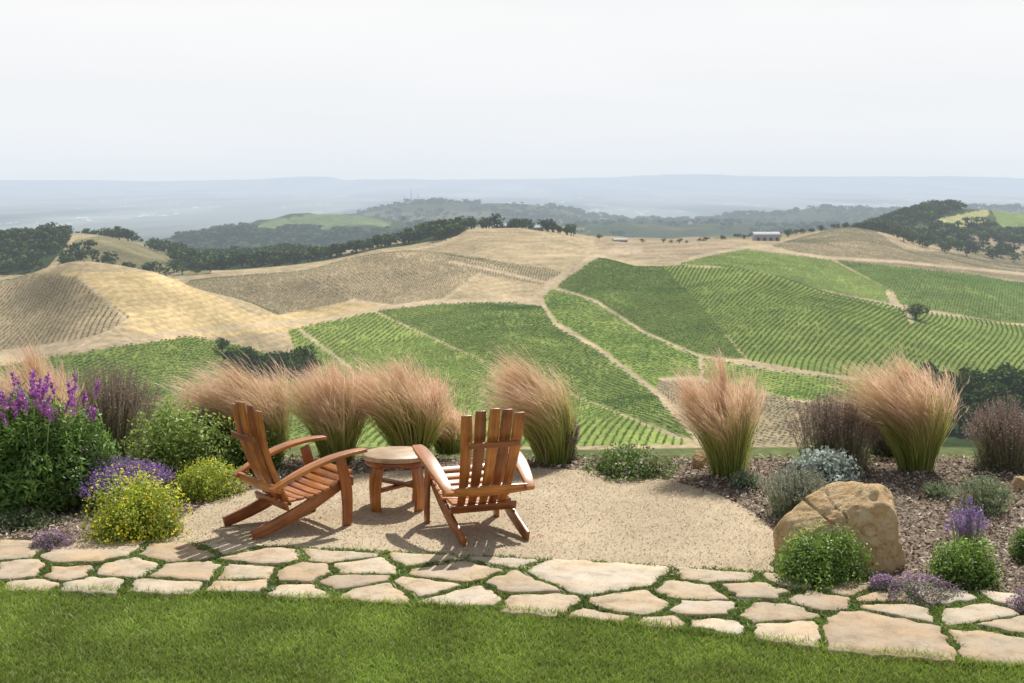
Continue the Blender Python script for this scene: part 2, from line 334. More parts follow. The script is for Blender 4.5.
trees_at('valley_oaks',vl,560,.057,1.)
trees_at('oak_tree',[(916,770,9)],900,.045,1.6)
# ------------------------------------------------------------ buildings
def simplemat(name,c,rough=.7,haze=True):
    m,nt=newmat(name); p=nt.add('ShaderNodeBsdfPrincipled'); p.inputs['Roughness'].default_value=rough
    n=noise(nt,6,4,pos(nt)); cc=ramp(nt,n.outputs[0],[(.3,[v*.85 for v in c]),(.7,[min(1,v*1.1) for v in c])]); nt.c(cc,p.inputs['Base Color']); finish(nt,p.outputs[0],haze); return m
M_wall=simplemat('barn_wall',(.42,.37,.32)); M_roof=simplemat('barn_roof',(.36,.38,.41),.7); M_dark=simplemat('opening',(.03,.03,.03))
def barn(name,px,Y,L,W,h,rot):
    X=(px-512)*Y/F; z=float(terrain(np.array([X]),np.array([Y]))[0])-.3
    e=bpy.data.objects.new(name,None); link(e); e.location=(X,Y,z); e.rotation_euler=(0,0,rot)
    l,w=L/2,W/2; r=h*1.45
    V=[(-l,-w,0),(l,-w,0),(l,w,0),(-l,w,0),(-l,-w,h),(l,-w,h),(l,w,h),(-l,w,h),(-l,0,r),(l,0,r)]
    mesh_np('walls',V,[np.array([(0,1,5,4),(2,3,7,6),(1,2,6,5),(3,0,4,7)]),np.array([(5,6,9),(7,4,8)])],M_wall,parent=e)
    o=.8; k=(r-h)/w; V=[(-l-o,-w-o,h-o*k+.1),(l+o,-w-o,h-o*k+.1),(l+o,0,r+.1),(-l-o,0,r+.1),(-l-o,w+o,h-o*k+.1),(l+o,w+o,h-o*k+.1)]
    V2=[(a,b,c_+.25) for a,b,c_ in V]
    mesh_np('roof',V+V2,np.array([(0,1,2,3),(3,2,5,4),(6,7,8,9),(9,8,11,10),(0,1,7,6),(4,5,11,10)]),M_roof,parent=e)
    D=[]
    for i in range(4):
        a=-l+L*(i+.5)/4; D+=[(a-1.3,-w-.05,0),(a+1.3,-w-.05,0),(a+1.3,-w-.05,h*.65),(a-1.3,-w-.05,h*.65)]
    mesh_np('doors',D,np.arange(16).reshape(4,4),M_dark,parent=e)
barn('barn',766,1340,24,12,6,.1); barn('barn',620,1300,12,7,2.8,.2); barn('hilltop_house',505,1315,24,12,4,0); barn('hilltop_house',536,1310,12,8,3.5,.3)
def tower(px,Y,h):
    X=(px-512)*Y/F; z=float(terrain(np.array([X]),np.array([Y]))[0]); V=[];Q=[]
    for k in range(3):
        a=k*2.094; b=len(V); r0=3.2; c0,s0=math.cos(a)*r0,math.sin(a)*r0
        for zz,f in ((0,1),(h,.25)):
            for dx,dy in ((-.7,-.7),(.7,-.7),(.7,.7),(-.7,.7)): V.append((X+c0*f+dx*f,Y+s0*f+dy*f,z+zz))
        for j in range(4): Q.append((b+j,b+(j+1)%4,b+4+(j+1)%4,b+4+j))
    for zz in np.linspace(h*.15,h*.95,7):
        f=1-.75*zz/h; b=len(V)
        for k in range(3):
            a=k*2.094
            for d in (-.5,.5): V.append((X+math.cos(a)*3.2*f,Y+math.sin(a)*3.2*f,z+zz+d))
        for k in range(3): Q.append((b+2*k,b+2*((k+1)%3),b+2*((k+1)%3)+1,b+2*k+1))
    mesh_np('radio_tower',V,np.array(Q),M_dark)
for px_,h in ((411,70),(404,46),(418,50)): tower(px_,6900,h)
# ------------------------------------------------------------ terrace
front=[(-16,9.9),(-6,9.35),(-3.31,9.2),(-1.67,9.08),(-.07,8.79),(1.10,8.35),(1.9,8.0),(2.67,7.79),(5,7.1),(16,4)]
back=[(-16,11.1),(-6,10.6),(-3.76,10.4),(-2.26,10.3),(-.79,10.08),(.61,9.8),(1.27,9.65),(2.24,9.43),(3.25,9.04),(5,8.3),(16,4.9)]
fx=lambda x:np.interp(x,[p[0] for p in front],[p[1] for p in front])
bx=lambda x:np.interp(x,[p[0] for p in back],[p[1] for p in back])
patio=[(-2.72,10.1),(-2.64,10.4),(-2.6,11.1),(-2.45,11.8),(-1.95,12.5),(-1.05,12.95),(-.2,13.05),(.5,13.0),(1.15,12.75),(1.65,12.2),(1.93,11.4),(2.0,10.4),(1.85,9.4),(0,9.7)]
def smoothpoly(P,it=3):
    P=np.array(P,float)
    for _ in range(it):
        Q=np.roll(P,-1,0); P=np.stack([P*.75+Q*.25,P*.25+Q*.75],1).reshape(-1,2)
    return P
patio=smoothpoly(patio,2)
def gmat(name,stops,s1,s2,bump=.3,bs=120,dist=.01):
    m,nt=newmat(name); P_=pos(nt); a=noise(nt,s1,6,P_); b=noise(nt,s2,5,P_)
    c=ramp(nt,a.outputs[0],stops); c=mul(nt,c,ramp(nt,b.outputs[0],[(.3,(.82,.81,.8)),(.7,(1.15,1.15,1.15))]))
    p=nt.add('ShaderNodeBsdfPrincipled'); p.inputs['Roughness'].default_value=.95; p.inputs['Specular IOR Level'].default_value=.15; nt.c(c,p.inputs['Base Color'])
    h=noise(nt,bs,4,P_); bp=nt.add('ShaderNodeBump'); bp.inputs['Strength'].default_value=bump; bp.inputs['Distance'].default_value=dist; nt.c(h.outputs[0],bp.inputs['Height']); nt.c(bp.outputs[0],p.inputs['Normal'])
    finish(nt,p.outputs[0]); return m
M_mul=gmat('mulch',[(.3,(.08,.06,.045)),(.55,(.24,.185,.14)),(.75,(.42,.34,.27))],60,3)
M_dg=gmat('decomposed_granite',[(.25,(.37,.29,.185)),(.5,(.51,.415,.285)),(.75,(.61,.515,.38))],140,1.3,.5,200,.006)
M_soil=gmat('groundcover_soil',[(.3,(.055,.075,.022)),(.7,(.12,.16,.045))],40,5)
M_lawn=gmat('lawn_soil',[(.3,(.09,.13,.03)),(.7,(.16,.21,.05))],50,2)
def strip(name,xs,y0,y1,z,mat):
    xs=np.array(xs,float); n=len(xs); V=np.concatenate([np.stack([xs,y0,np.full(n,z)],-1),np.stack([xs,y1,np.full(n,z)],-1)])
    i=np.arange(n-1); return mesh_np(name,V,np.stack([i,i+1,n+i+1,n+i],-1),mat)
xs=np.linspace(-16,16,129)
strip('garden_bed_ground',xs,np.full(129,-20.),np.full(129,13.53),0,M_mul)
strip('lawn_ground',xs,np.full(129,-20.),fx(xs),.005,M_lawn)
strip('path_ground',xs,fx(xs)-.02,bx(xs),.009,M_soil)
n=len(patio); V=np.concatenate([np.c_[patio,np.full(n,.013)],[[-.2,11.2,.02]]]); mesh_np('gravel_patio',V,np.array([(i,(i+1)%n,n) for i in range(n)]),M_dg,smooth=True)
def quads_at(P,s,t,sa,sb):
    return np.stack([P-s*sa-t*sb*.6,P+s*sa*.8-t*sb,P+s*sa+t*sb*.7,P-s*sa*.9+t*sb],1).reshape(-1,3)
def chips(name,X,Y,z,size,cols,mat,tilt=.5,asp=.4,rr=rng):
    n=len(X); P=np.stack([X,Y,z],-1); nn=norm(np.stack([rr.normal(0,tilt,n),rr.normal(0,tilt,n),np.ones(n)],-1))
    s=norm(np.cross(nn,rr.normal(size=(n,3)))); t=np.cross(nn,s); sa=size*rr.uniform(.5,1.4,(n,1)); sb=sa*asp*rr.uniform(.6,1.5,(n,1))
    C=np.array(cols)[rr.integers(0,len(cols),n)]*rr.uniform(.7,1.25,(n,1))
    return mesh_np(name,quads_at(P,s,t,sa,sb),np.arange(n*4).reshape(-1,4),mat,np.repeat(C,4,0))
n=100000; X=rng.uniform(-6.2,6.2,n);Y=rng.uniform(8,13.6,n); k=(Y>bx(X)+.02)&~inpoly(X+rng.normal(0,.03,n),Y+rng.normal(0,.03,n),patio); X=X[k];Y=Y[k]
chips('bark_mulch',X,Y,rng.uniform(.012,.03,len(X)),.016,[(.36,.285,.215),(.22,.165,.12),(.12,.085,.06),(.50,.42,.33),(.29,.235,.185),(.58,.51,.42)],M_chip)
n=60000; X=rng.uniform(-3,2.3,n);Y=rng.uniform(9.3,13.2,n); k=(Y>bx(X)-.03)&inpoly(X,Y,patio); X=X[k];Y=Y[k]
chips('patio_pebbles',X,Y,np.full(len(X),.022),.0045,[(.54,.45,.32),(.34,.27,.17),(.66,.58,.45),(.46,.37,.25)],M_chip,.3,.8)
# ------------------------------------------------------------ flagstones: plan positions (bearing, dip) and size weight
SD=[(8,553,0),(88,556,.16),(182,555,.08),(222,549,0),(268,561,.05),(340,557,.1),(425,561,.12),(500,560,0),
(12,577,.05),(66,577,0),(125,573,0),(185,578,.1),(247,576,.08),(304,577,.1),(362,571,.05),(450,575,.16),(600,577,.38),(728,579,.1),(785,584,.08),
(28,590,0),(90,590,.05),(168,591,.12),(236,591,0),(300,598,.1),(377,597,.1),(425,592,0),(468,603,.14),(537,609,.16),(632,607,.17),(598,622,.1),(690,596,.12),(758,594,.14),(705,612,.1),(712,631,.1),(775,616,.12),(790,637,.12),(812,603,0),(845,590,.05),(892,600,.05),(900,616,.12),(880,636,.30),(942,604,.08),(975,616,.12),(1005,650,.16),(1018,629,.08),(1035,608,0),(-40,556,.1),(-35,578,.1),(-30,592,0),(1065,660,.1),(1065,635,.1),(1080,618,.1),(520,590,0),(345,586,0),(660,630,0)]
seeds=[((a-512)*2.7/(b-175),2.7*F/(b-175),w) for a,b,w in SD]
for x in list(np.arange(-7,-4.3,.5))+list(np.arange(4.1,7,.5)):
    for q in (.2,.55,.85): seeds.append((x+rng.uniform(-.12,.12),fx(x)+(bx(x)-fx(x))*q,rng.uniform(0,.15)))
seeds=np.array(seeds)
def clip(P,p0,nrm):
    out=[];n=len(P)
    for i in range(n):
        a=P[i];b=P[(i+1)%n];da=(a-p0)@nrm;db=(b-p0)@nrm
        if da<=0: out.append(a)
        if (da<0)!=(db<0) and da!=db: out.append(a+(b-a)*da/(da-db))
    return np.array(out)
SV=[];SC=[];SF=[];sb=0; stones=[]
palette=[(.47,.385,.275),(.53,.45,.34),(.43,.34,.235),(.55,.48,.38),(.47,.375,.27),(.42,.345,.25),(.51,.42,.30)]
for i,s3 in enumerate(seeds):
    s=s3[:2]
    P=np.array([(s[0]-.9,s[1]-.7),(s[0]+.9,s[1]-.7),(s[0]+.9,s[1]+.7),(s[0]-.9,s[1]+.7)])
    gap=rng.uniform(.02,.046)
    for j,q3 in enumerate(seeds):
        if j==i: continue
        d=q3[:2]-s;L=np.linalg.norm(d)
        if L>2.2 or L<.01: continue
        off=(L*L+s3[2]**2-q3[2]**2)/(2*L)
        ang=.24*math.sin((min(i,j)*12.9+max(i,j)*78.2)); ca,sa=math.cos(ang),math.sin(ang); dn=d/L; nn_=np.array((dn[0]*ca-dn[1]*sa,dn[0]*sa+dn[1]*ca))
        P=clip(P,s+dn*off-nn_*gap,nn_)
        if len(P)<3: break
    if len(P)<3: continue
    e=.1
    for fn,sg in ((fx,-1),(bx,1)):
        sl=(fn(s[0]+e)-fn(s[0]-e))/(2*e); nr_=np.array((-sl,1.))*sg; nr_/=np.linalg.norm(nr_)
        a_=rng.uniform(-.12,.12); nr2=np.array((nr_[0]*math.cos(a_)-nr_[1]*math.sin(a_),nr_[0]*math.sin(a_)+nr_[1]*math.cos(a_)))
        P=clip(P,np.array((s[0],fn(s[0])))-nr_*rng.uniform(-.07,.05),nr2)
        if len(P)<3: break
    if len(P)<3: continue
    ar=0.5*abs(np.dot(P[:,0],np.roll(P[:,1],-1))-np.dot(P[:,1],np.roll(P[:,0],-1)))
    if ar<.008: continue
    Q=[]
    for a,b in zip(P,np.roll(P,-1,0)):
        L=np.linalg.norm(b-a); m_=max(1,int(L/.03))
        for t in range(m_): Q.append(a+(b-a)*t/m_)
    Q=np.array(Q)
    Q=Q*.7+np.roll(Q,1,0)*.15+np.roll(Q,-1,0)*.15
    cen=Q.mean(0); Q=Q+norm(Q-cen)*((fbm(Q[:,0]*14,Q[:,1]*14,3,3)-.5)[:,None]*.085)
    stones.append(Q); n=len(Q); h=rng.uniform(.024,.036); d=norm(cen-Q)
    r0=np.c_[Q,np.full(n,.0)];r1=np.c_[Q,np.full(n,h-.006)];r2=np.c_[Q+d*.006,np.full(n,h)]
    r3=np.c_[Q+(cen-Q)*.4,h+(fbm(Q[:,0]*5,Q[:,1]*5,8)-.5)*.006]
    SV.append(np.concatenate([r0,r1,r2,r3,[[cen[0],cen[1],h]]])); c=np.array(palette[rng.integers(0,len(palette))])*rng.uniform(.85,1.12)
    SC.append(np.tile(c,(4*n+1,1)))
    ii=np.arange(n);jj=(ii+1)%n
    fl=np.concatenate([np.stack([sb+k_*n+ii,sb+k_*n+jj,sb+(k_+1)*n+jj,sb+(k_+1)*n+ii],-1) for k_ in range(3)])
    SF.append((fl,np.stack([sb+3*n+ii,sb+3*n+jj,np.full(n,sb+4*n)],-1))); sb+=4*n+1
m,nt=newmat('flagstone'); a=nt.add('ShaderNodeAttribute',attribute_name='Col'); P_=pos(nt)
n1=noise(nt,7,7,P_,.7);n2=noise(nt,90,4,P_); n3=noise(nt,2.5,3,P_)
c=mul(nt,a.outputs[0],ramp(nt,n1.outputs[0],[(.28,(.62,.57,.5)),(.5,(1,1,1)),(.72,(1.18,1.17,1.15))])); c=mul(nt,c,ramp(nt,n2.outputs[0],[(.3,(.82,.82,.82)),(.7,(1.1,1.1,1.1))]))
c=mul(nt,c,ramp(nt,n3.outputs[0],[(.35,(1.06,.94,.80)),(.6,(1,1,1))]))
p=nt.add('ShaderNodeBsdfPrincipled'); p.inputs['Roughness'].default_value=.85; nt.c(c,p.inputs['Base Color']); bp=nt.add('ShaderNodeBump'); bp.inputs['Strength'].default_value=.7; bp.inputs['Distance'].default_value=.015; nt.c(n1.outputs[0],bp.inputs['Height']); nt.c(bp.outputs[0],p.inputs['Normal']); finish(nt,p.outputs[0])
mesh_np('flagstone_path',np.concatenate(SV),[np.concatenate([f[0] for f in SF]),np.concatenate([f[1] for f in SF])],m,np.concatenate(SC))
# ------------------------------------------------------------ ribbons / foliage
def ribbons(P,W,side,Cc):
    n,S,_=P.shape; V=np.stack([P-side[:,None]*W[...,None]/2,P+side[:,None]*W[...,None]/2],2).reshape(-1,3)
    b=(np.arange(n)*S*2)[:,None]+np.arange(S-1)[None]*2; Fq=np.stack([b,b+1,b+3,b+2],-1).reshape(-1,4)
    return V,Fq,np.repeat(Cc.reshape(-1,3),2,0)
def join(parts):
    V=[];Fq=[];C=[];b=0
    for v,f,c in parts: V.append(v);Fq.append(f+b);C.append(c);b+=len(v)
    return np.concatenate(V),np.concatenate(Fq),np.concatenate(C)
def grassfield(name,X,Y,h,w,z0,lean,c0,c1,dry=.06):
    n=len(X); a=rng.uniform(0,6.28,n); d=np.stack([np.cos(a),np.sin(a),0*a],-1); L=h*rng.uniform(.1,lean,n)
    B0=np.stack([X,Y,np.full(n,z0)],-1); s=np.array([0,.5,1.]); P=B0[:,None]+d[:,None]*(L[:,None]*s**1.6)[...,None]; P[...,2]+=h[:,None]*s*(1-.15*s)
    W=w*np.array([1,.8,.15])[None]*rng.uniform(.7,1.3,(n,1)); ang=rng.uniform(0,6.28,n); side=np.stack([np.cos(ang),np.sin(ang),0*ang],-1)
    pt=(.45+1.1*fbm(X*2.6,Y*2.6,71,5))*rng.uniform(.6,1.3,n); cc=np.array(c0)+(np.array(c1)-np.array(c0))*s[None,:,None]; cc=cc*pt[:,None,None]
    dm=rng.random(n)<dry; cc[dm]=np.array((.5,.45,.2))*rng.uniform(.7,1.2,(dm.sum(),1,1))
    V,Fq,C=ribbons(P,W,side,cc); return mesh_np(name,V,Fq,M_leaf,C)
n=200000; Y=rng.uniform(7.1,9.5,n); X=rng.uniform(-1,1,n)*(Y*.36+.6); k=Y<fx(X)+.03*np.sin(X*9)+.02; X=X[k];Y=Y[k]
edge=smooth01(1-(fx(X)-Y)/.12)
grassfield('lawn_grass',X,Y,rng.uniform(.02,.045,len(X))*(1+.6*edge),.0056,.004,1.2,(.12,.185,.03),(.38,.50,.09),.05)
n=260000; X=rng.uniform(-4.4,4.4,n);Y=rng.uniform(7,10.9,n); k=(Y>fx(X)-.03)&(Y<bx(X)+.03+.05*vn(X*5,X*0,4)); X=X[k];Y=Y[k]
ins=np.zeros(len(X),bool)
for Q in stones:
    c_=Q.mean(0); ins|=inpoly(X,Y,c_+(Q-c_)*.975)
X=X[~ins];Y=Y[~ins]; 
keep=fbm(X*3,Y*3,91,3)>.36; k2=keep|(rng.random(len(X))<.35); X=X[k2];Y=Y[k2]
grassfield('creeping_groundcover',X,Y,rng.uniform(.012,.036,len(X)),.010,.01,1.8,(.08,.13,.025),(.25,.36,.07),.05)
def feather_grass(x,y,H=.95,spread=.34,wind=(-.22,0),n=2000,seed=0,z=0.0):
    r=np.random.default_rng(seed+50); K=16
    ta=np.arange(K)*2.399+r.uniform(-.4,.4,K); tq=np.sqrt(np.arange(K)/K)*r.uniform(.75,1.15,K); th=r.uniform(.76,1.08,K)*(1-.12*tq); tw=r.uniform(.3,1.5,K)
    ti=r.integers(0,K,n)
    loose=r.random(n)<.16
    q=np.clip(tq[ti]+r.normal(0,.12,n)+loose*r.normal(0,.3,n),0,1.35); a=ta[ti]+r.normal(0,.32,n)/(.3+q)
    d=np.stack([np.cos(a),np.sin(a),0*a],-1)
    base=np.array((x,y,z))+d*(np.minimum(q,1)*.13)[:,None]+r.normal(0,.012,(n,3))*np.array((1,1,0)); h=H*th[ti]*r.uniform(.68,1.08,n); out=spread*1.15*q
    s=np.linspace(0,1,7); wv=np.array((wind[0],wind[1],0))*(tw[ti]*r.uniform(.6,1.3,n))[:,None]
    P=base[:,None]+d[:,None]*(out[:,None]*s**1.3)[...,None]+wv[:,None]*(s**2.4)[None,:,None]
    P[...,2]+=h[:,None]*(s-.09*s**3*(1+1.6*q[:,None]))
    P+= (r.normal(0,.012,(n,1,3))*np.sin(s*5+r.uniform(0,6,(n,1)))[...,None])
    W=np.array([.006,.006,.0054,.0044,.0036,.0026,.0014])[None]*r.uniform(.7,1.3,(n,1)); ang=r.uniform(0,6.28,n); side=np.stack([np.cos(ang),np.sin(ang),0*ang],-1)
    k0=np.array((.24,.33,.06));k1=np.array((.55,.54,.16));k2=np.array((.86,.66,.46))
    t=s[None,:,None]*r.uniform(.8,1.2,(n,1,1)); cc=np.where(t<.55,k0+(k1-k0)*t/.55,k1+(k2-k1)*np.clip((t-.55)/.3,0,1))*r.uniform(.7,1.2,(n,1,1))
    dd_=r.random(n)<.12; cc[dd_]=np.array((.66,.54,.3))*r.uniform(.7,1.1,(dd_.sum(),1,1))
    A=ribbons(P,W,side,cc)
    m_=int(n*2.0); bi=r.integers(0,n,m_); si=r.uniform(.62,1.0,m_); k=np.clip((si*6).astype(int),0,5); f=(si*6-k)[:,None]
    b0=P[bi,k]*(1-f)+P[bi,k+1]*f; L=r.uniform(.04,.15,m_); dd=norm(norm(P[bi,6]-P[bi,4])*1.5+r.normal(size=(m_,3))*.3+np.array((wind[0]*1.2,wind[1],.2)))
    s2=np.array([0,.5,1.]); P2=b0[:,None]+dd[:,None]*(L[:,None]*s2)[...,None]; P2[...,0]+=(np.sign(wind[0])*L[:,None]*.2*s2**2)
    W2=np.array([.0014,.0034,.0009])[None]*r.uniform(.7,1.4,(m_,1)); ang=r.uniform(0,6.28,m_); side=np.stack([np.cos(ang),np.sin(ang),0*ang],-1)
    cc=np.tile(np.array((.93,.66,.50)),(m_,3,1))*r.uniform(.78,1.07,(m_,1,1))
    V,Fq,C=join([A,ribbons(P2,W2,side,cc)]); return mesh_np('feather_grass',V,Fq,M_leaf,C)
def leafcloud(cen,rad,n,size,cols,r,lump=.35,shell=.45,asp=.5,zmin=.01):
    cen=np.array(cen,float);rad=np.array(rad,float); u=norm(r.normal(size=(n,3))); u[:,2]=np.abs(u[:,2])*np.where(r.random(n)<.8,1,-.3)
    D=norm(r.normal(size=(11,3))); D[:,2]=np.abs(D[:,2]); bump=np.max(u@D.T,axis=1)**7
    rr=(.74+lump*bump); q=shell+(1-shell)*r.random(n)**.6; q=q*np.where(r.random(n)<.08,r.uniform(1,1.25,n),1); p=cen+u*(rr*q)[:,None]*rad; p[:,2]=np.maximum(p[:,2],zmin)
    nn=norm(u+.8*r.normal(size=(n,3))+np.array((0,0,.3))); s=norm(np.cross(nn,r.normal(size=(n,3)))); t=np.cross(nn,s); sz=size*r.uniform(.6,1.3,(n,1))
    V=np.stack([p-s*sz,p-t*sz*asp,p+s*sz,p+t*sz*asp],1).reshape(-1,3)
    sh=np.clip((q-shell)/(1-shell),0,1); C=np.array(cols)[r.integers(0,len(cols),n)]*((.45+.65*sh)*r.uniform(.75,1.25,n)*(.65+.6*bump))[:,None]  # deeper leaves painted darker: inner shade put into the leaf colour
    return V,np.arange(n*4).reshape(-1,4),np.repeat(C,4,0)
def spikes(cen,rad,hh,n,stem,fl,r,fll=.3,fs=.008,k=10,w=.004,lean=(0,0)):
    a=r.uniform(0,6.28,n);q=r.random(n)**.6; d=np.stack([np.cos(a),np.sin(a),0*a],-1); base=np.array(cen)+d*(q[:,None]*np.array((rad[0],rad[1],0))*.45)
    tip=np.array(cen)+d*(q[:,None]*np.array((rad[0],rad[1],0)))+np.array((lean[0],lean[1],0)); h=hh*r.uniform(.65,1.05,n)*(1-.3*q**2); tip[:,2]+=h
    s=np.linspace(0,1,4); P=base[:,None]*(1-s)[None,:,None]+tip[:,None]*s[None,:,None]; P[...,2]+= (h[:,None]*.12*np.sin(s*np.pi))
    W=np.tile(np.array([w,w,w*.8,w*.6]),(n,1)); ang=r.uniform(0,6.28,n); side=np.stack([np.cos(ang),np.sin(ang),0*a],-1)
    A=ribbons(P,W,side,np.tile(np.array(stem),(n,4,1))*r.uniform(.7,1.3,(n,1,1)))
    m_=n*k; bi=np.repeat(np.arange(n),k); t=1-fll*r.random(m_); c=base[bi]*(1-t)[:,None]+tip[bi]*t[:,None]; c[:,2]+=h[bi]*.12*np.sin(t*np.pi); c+=r.normal(size=(m_,3))*fs*.7
    nn=norm(r.normal(size=(m_,3))); s_=norm(np.cross(nn,r.normal(size=(m_,3)))); t_=np.cross(nn,s_); sz=fs*r.uniform(.6,1.3,(m_,1))
    V=np.stack([c-s_*sz,c-t_*sz*.6,c+s_*sz,c+t_*sz*.6],1).reshape(-1,3); C=np.array(fl)[r.integers(0,len(fl),m_)]*r.uniform(.7,1.3,(m_,1))
    return join([A,(V,np.arange(m_*4).reshape(-1,4),np.repeat(C,4,0))])
def bush(name,parts): V,Fq,C=join(parts); return mesh_np(name,V,Fq,M_leaf,C)
def gp_(px,py): return ((px-512)*2.7/(py-175), 2.7*F/(py-175))
for i,(px,py,H,sp,w) in enumerate([(268,461,1.08,.32,(-.38,0)),(337,462,1.06,.30,(-.12,0)),(412,460,1.12,.38,(-.16,0)),(553,463,1.14,.26,(-.38,0)),(728,476,1.18,.28,(-.10,0)),(915,470,1.18,.34,(-.24,0)),(45,470,1.25,.3,(-.15,0)),(450,452,.55,.2,(-.1,0)),(225,458,.85,.2,(-.2,0))]):
    x,y=gp_(px,py); feather_grass(x,y,H,sp,w,seed=i,n=1200 if i in (7,8) else (3000 if i in (2,5) else 2500))
GRN=[(.16,.26,.05),(.22,.34,.065),(.12,.21,.04)]; YG=[(.38,.47,.06),(.29,.39,.05),(.46,.53,.08)]; GG=[(.26,.32,.18),(.33,.38,.23),(.20,.26,.14)]; PUR=[(.38,.22,.54),(.48,.30,.64),(.28,.15,.44)]
BRN=[(.32,.22,.20),(.40,.29,.26),(.25,.16,.16)]
R=lambda s:np.random.default_rng(s)
def lavender(px,py,rx,h,seed,fl=PUR,stem=(.21,.25,.13),leaf=GG,n=500,name='lavender_bush'):
    r=R(seed);x,y=gp_(px,py); pr=[]
    for j in range(4):
        a=j*1.57+r.uniform(-.5,.5); q=rx*.32 if j else 0; hh=h*r.uniform(.75,1.05) if j else h
        pr.append(leafcloud((x+q*math.cos(a),y+q*math.sin(a),0),(rx*.6,rx*.6,hh*.55),int(n*1.2),.016,leaf,r,asp=.25)); pr.append(spikes((x+q*math.cos(a),y+q*math.sin(a),0),(rx*.75,rx*.75,0),hh,n//4,stem,fl,r))
    bush(name,pr)
for i,(px,py,rx,h) in enumerate([(118,462,.52,.92),(838,466,.48,.74),(1010,468,.44,.68),(565,461,.2,.5),(890,455,.25,.4)]):
    lavender(px,py,rx,h,100+i,BRN,(.24,.22,.14),[(.19,.21,.11),(.24,.25,.15)],1000,'sage_bush')
lavender(120,505,.46,.40,120,n=1100); lavender(88,500,.3,.42,121,n=600); lavender(150,498,.28,.30,131,n=400); lavender(800,516,.34,.42,122,fl=[(.36,.34,.28),(.3,.32,.24)],n=700)
lavender(970,560,.17,.45,123,n=160); lavender(985,512,.28,.30,124,fl=GG,n=300,name='grey_shrub'); lavender(940,498,.16,.14,125,fl=GG,n=150,name='grey_shrub')
lavender(205,462,.3,.6,126,fl=BRN,n=400,name='sage_bush')
for i,(px,py,rx,h) in enumerate([(52,549,.17,.11),(920,600,.27,.13),(1035,612,.18,.12),(885,592,.12,.09)]):
    r=R(140+i);x,y=gp_(px,py); bush('creeping_thyme',[leafcloud((x,y,0),(rx,rx*.8,h),2600,.008,[(.19,.23,.12),(.15,.19,.09)],r),leafcloud((x,y,.01),(rx*1.02,rx*.82,h*1.1),2200,.007,[(.38,.23,.38),(.46,.30,.46),(.3,.17,.31)],r,shell=.85)])
def mound(name,px,py,rx,h,cols,seed,n=7000,ls=.014,fl=None,nf=900,fs=.012,ry=None,nl=9):
    r=R(seed);x,y=gp_(px,py);pr=[];ry=ry or rx
    for j in range(nl):
        a=j*2.4+r.uniform(-.3,.3);q=.62*math.sqrt(j/nl)*r.uniform(.85,1.15); c=(x+rx*q*math.cos(a),y+ry*q*math.sin(a),h*.05); k_=r.uniform(.42,.62)
        hh=h*r.uniform(.62,1.05)*(1-.25*q)
        pr.append(leafcloud(c,(rx*k_,ry*k_,hh),n//nl,ls,cols,r,lump=.6))
        if fl: pr.append(leafcloud(c,(rx*(k_+.02),ry*(k_+.02),hh*1.03),int(nf/nl*r.uniform(.4,1.7)),fs,fl,r,shell=.92,lump=.6,asp=.8))
    pr.append(spikes((x,y,h*.2),(rx*.8,ry*.8,0),h*.9,40,cols[0],cols,r,.5,ls*.9,8,.003))
    bush(name,pr)
YEL=[(.90,.76,.04),(.94,.82,.08),(.80,.67,.04)]
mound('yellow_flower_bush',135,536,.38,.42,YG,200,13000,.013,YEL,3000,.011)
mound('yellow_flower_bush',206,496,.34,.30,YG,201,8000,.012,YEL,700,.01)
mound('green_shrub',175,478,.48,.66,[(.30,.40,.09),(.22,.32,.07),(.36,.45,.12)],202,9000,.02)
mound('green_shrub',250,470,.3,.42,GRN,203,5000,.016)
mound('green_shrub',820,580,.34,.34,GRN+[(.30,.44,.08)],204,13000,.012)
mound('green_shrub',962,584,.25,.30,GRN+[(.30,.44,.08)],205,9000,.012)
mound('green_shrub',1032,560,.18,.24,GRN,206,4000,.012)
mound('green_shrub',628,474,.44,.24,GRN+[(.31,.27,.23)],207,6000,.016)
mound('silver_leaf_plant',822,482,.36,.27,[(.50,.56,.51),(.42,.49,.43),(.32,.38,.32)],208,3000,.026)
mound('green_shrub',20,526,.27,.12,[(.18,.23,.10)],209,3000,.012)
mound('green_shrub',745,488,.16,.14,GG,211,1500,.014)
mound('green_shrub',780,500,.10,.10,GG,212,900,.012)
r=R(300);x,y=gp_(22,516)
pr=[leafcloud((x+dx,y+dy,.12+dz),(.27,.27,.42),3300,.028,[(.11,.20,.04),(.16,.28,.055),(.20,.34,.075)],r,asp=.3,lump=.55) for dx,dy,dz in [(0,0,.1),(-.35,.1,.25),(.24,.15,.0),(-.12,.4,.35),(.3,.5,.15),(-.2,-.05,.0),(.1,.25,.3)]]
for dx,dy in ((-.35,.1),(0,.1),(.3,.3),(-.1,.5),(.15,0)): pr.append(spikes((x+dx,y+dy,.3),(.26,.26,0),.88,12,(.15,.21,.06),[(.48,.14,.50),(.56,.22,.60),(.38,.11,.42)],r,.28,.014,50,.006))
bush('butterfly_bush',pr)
mound('green_shrub',60,490,.42,.58,[(.17,.25,.06),(.24,.34,.08)],210,7000,.02)
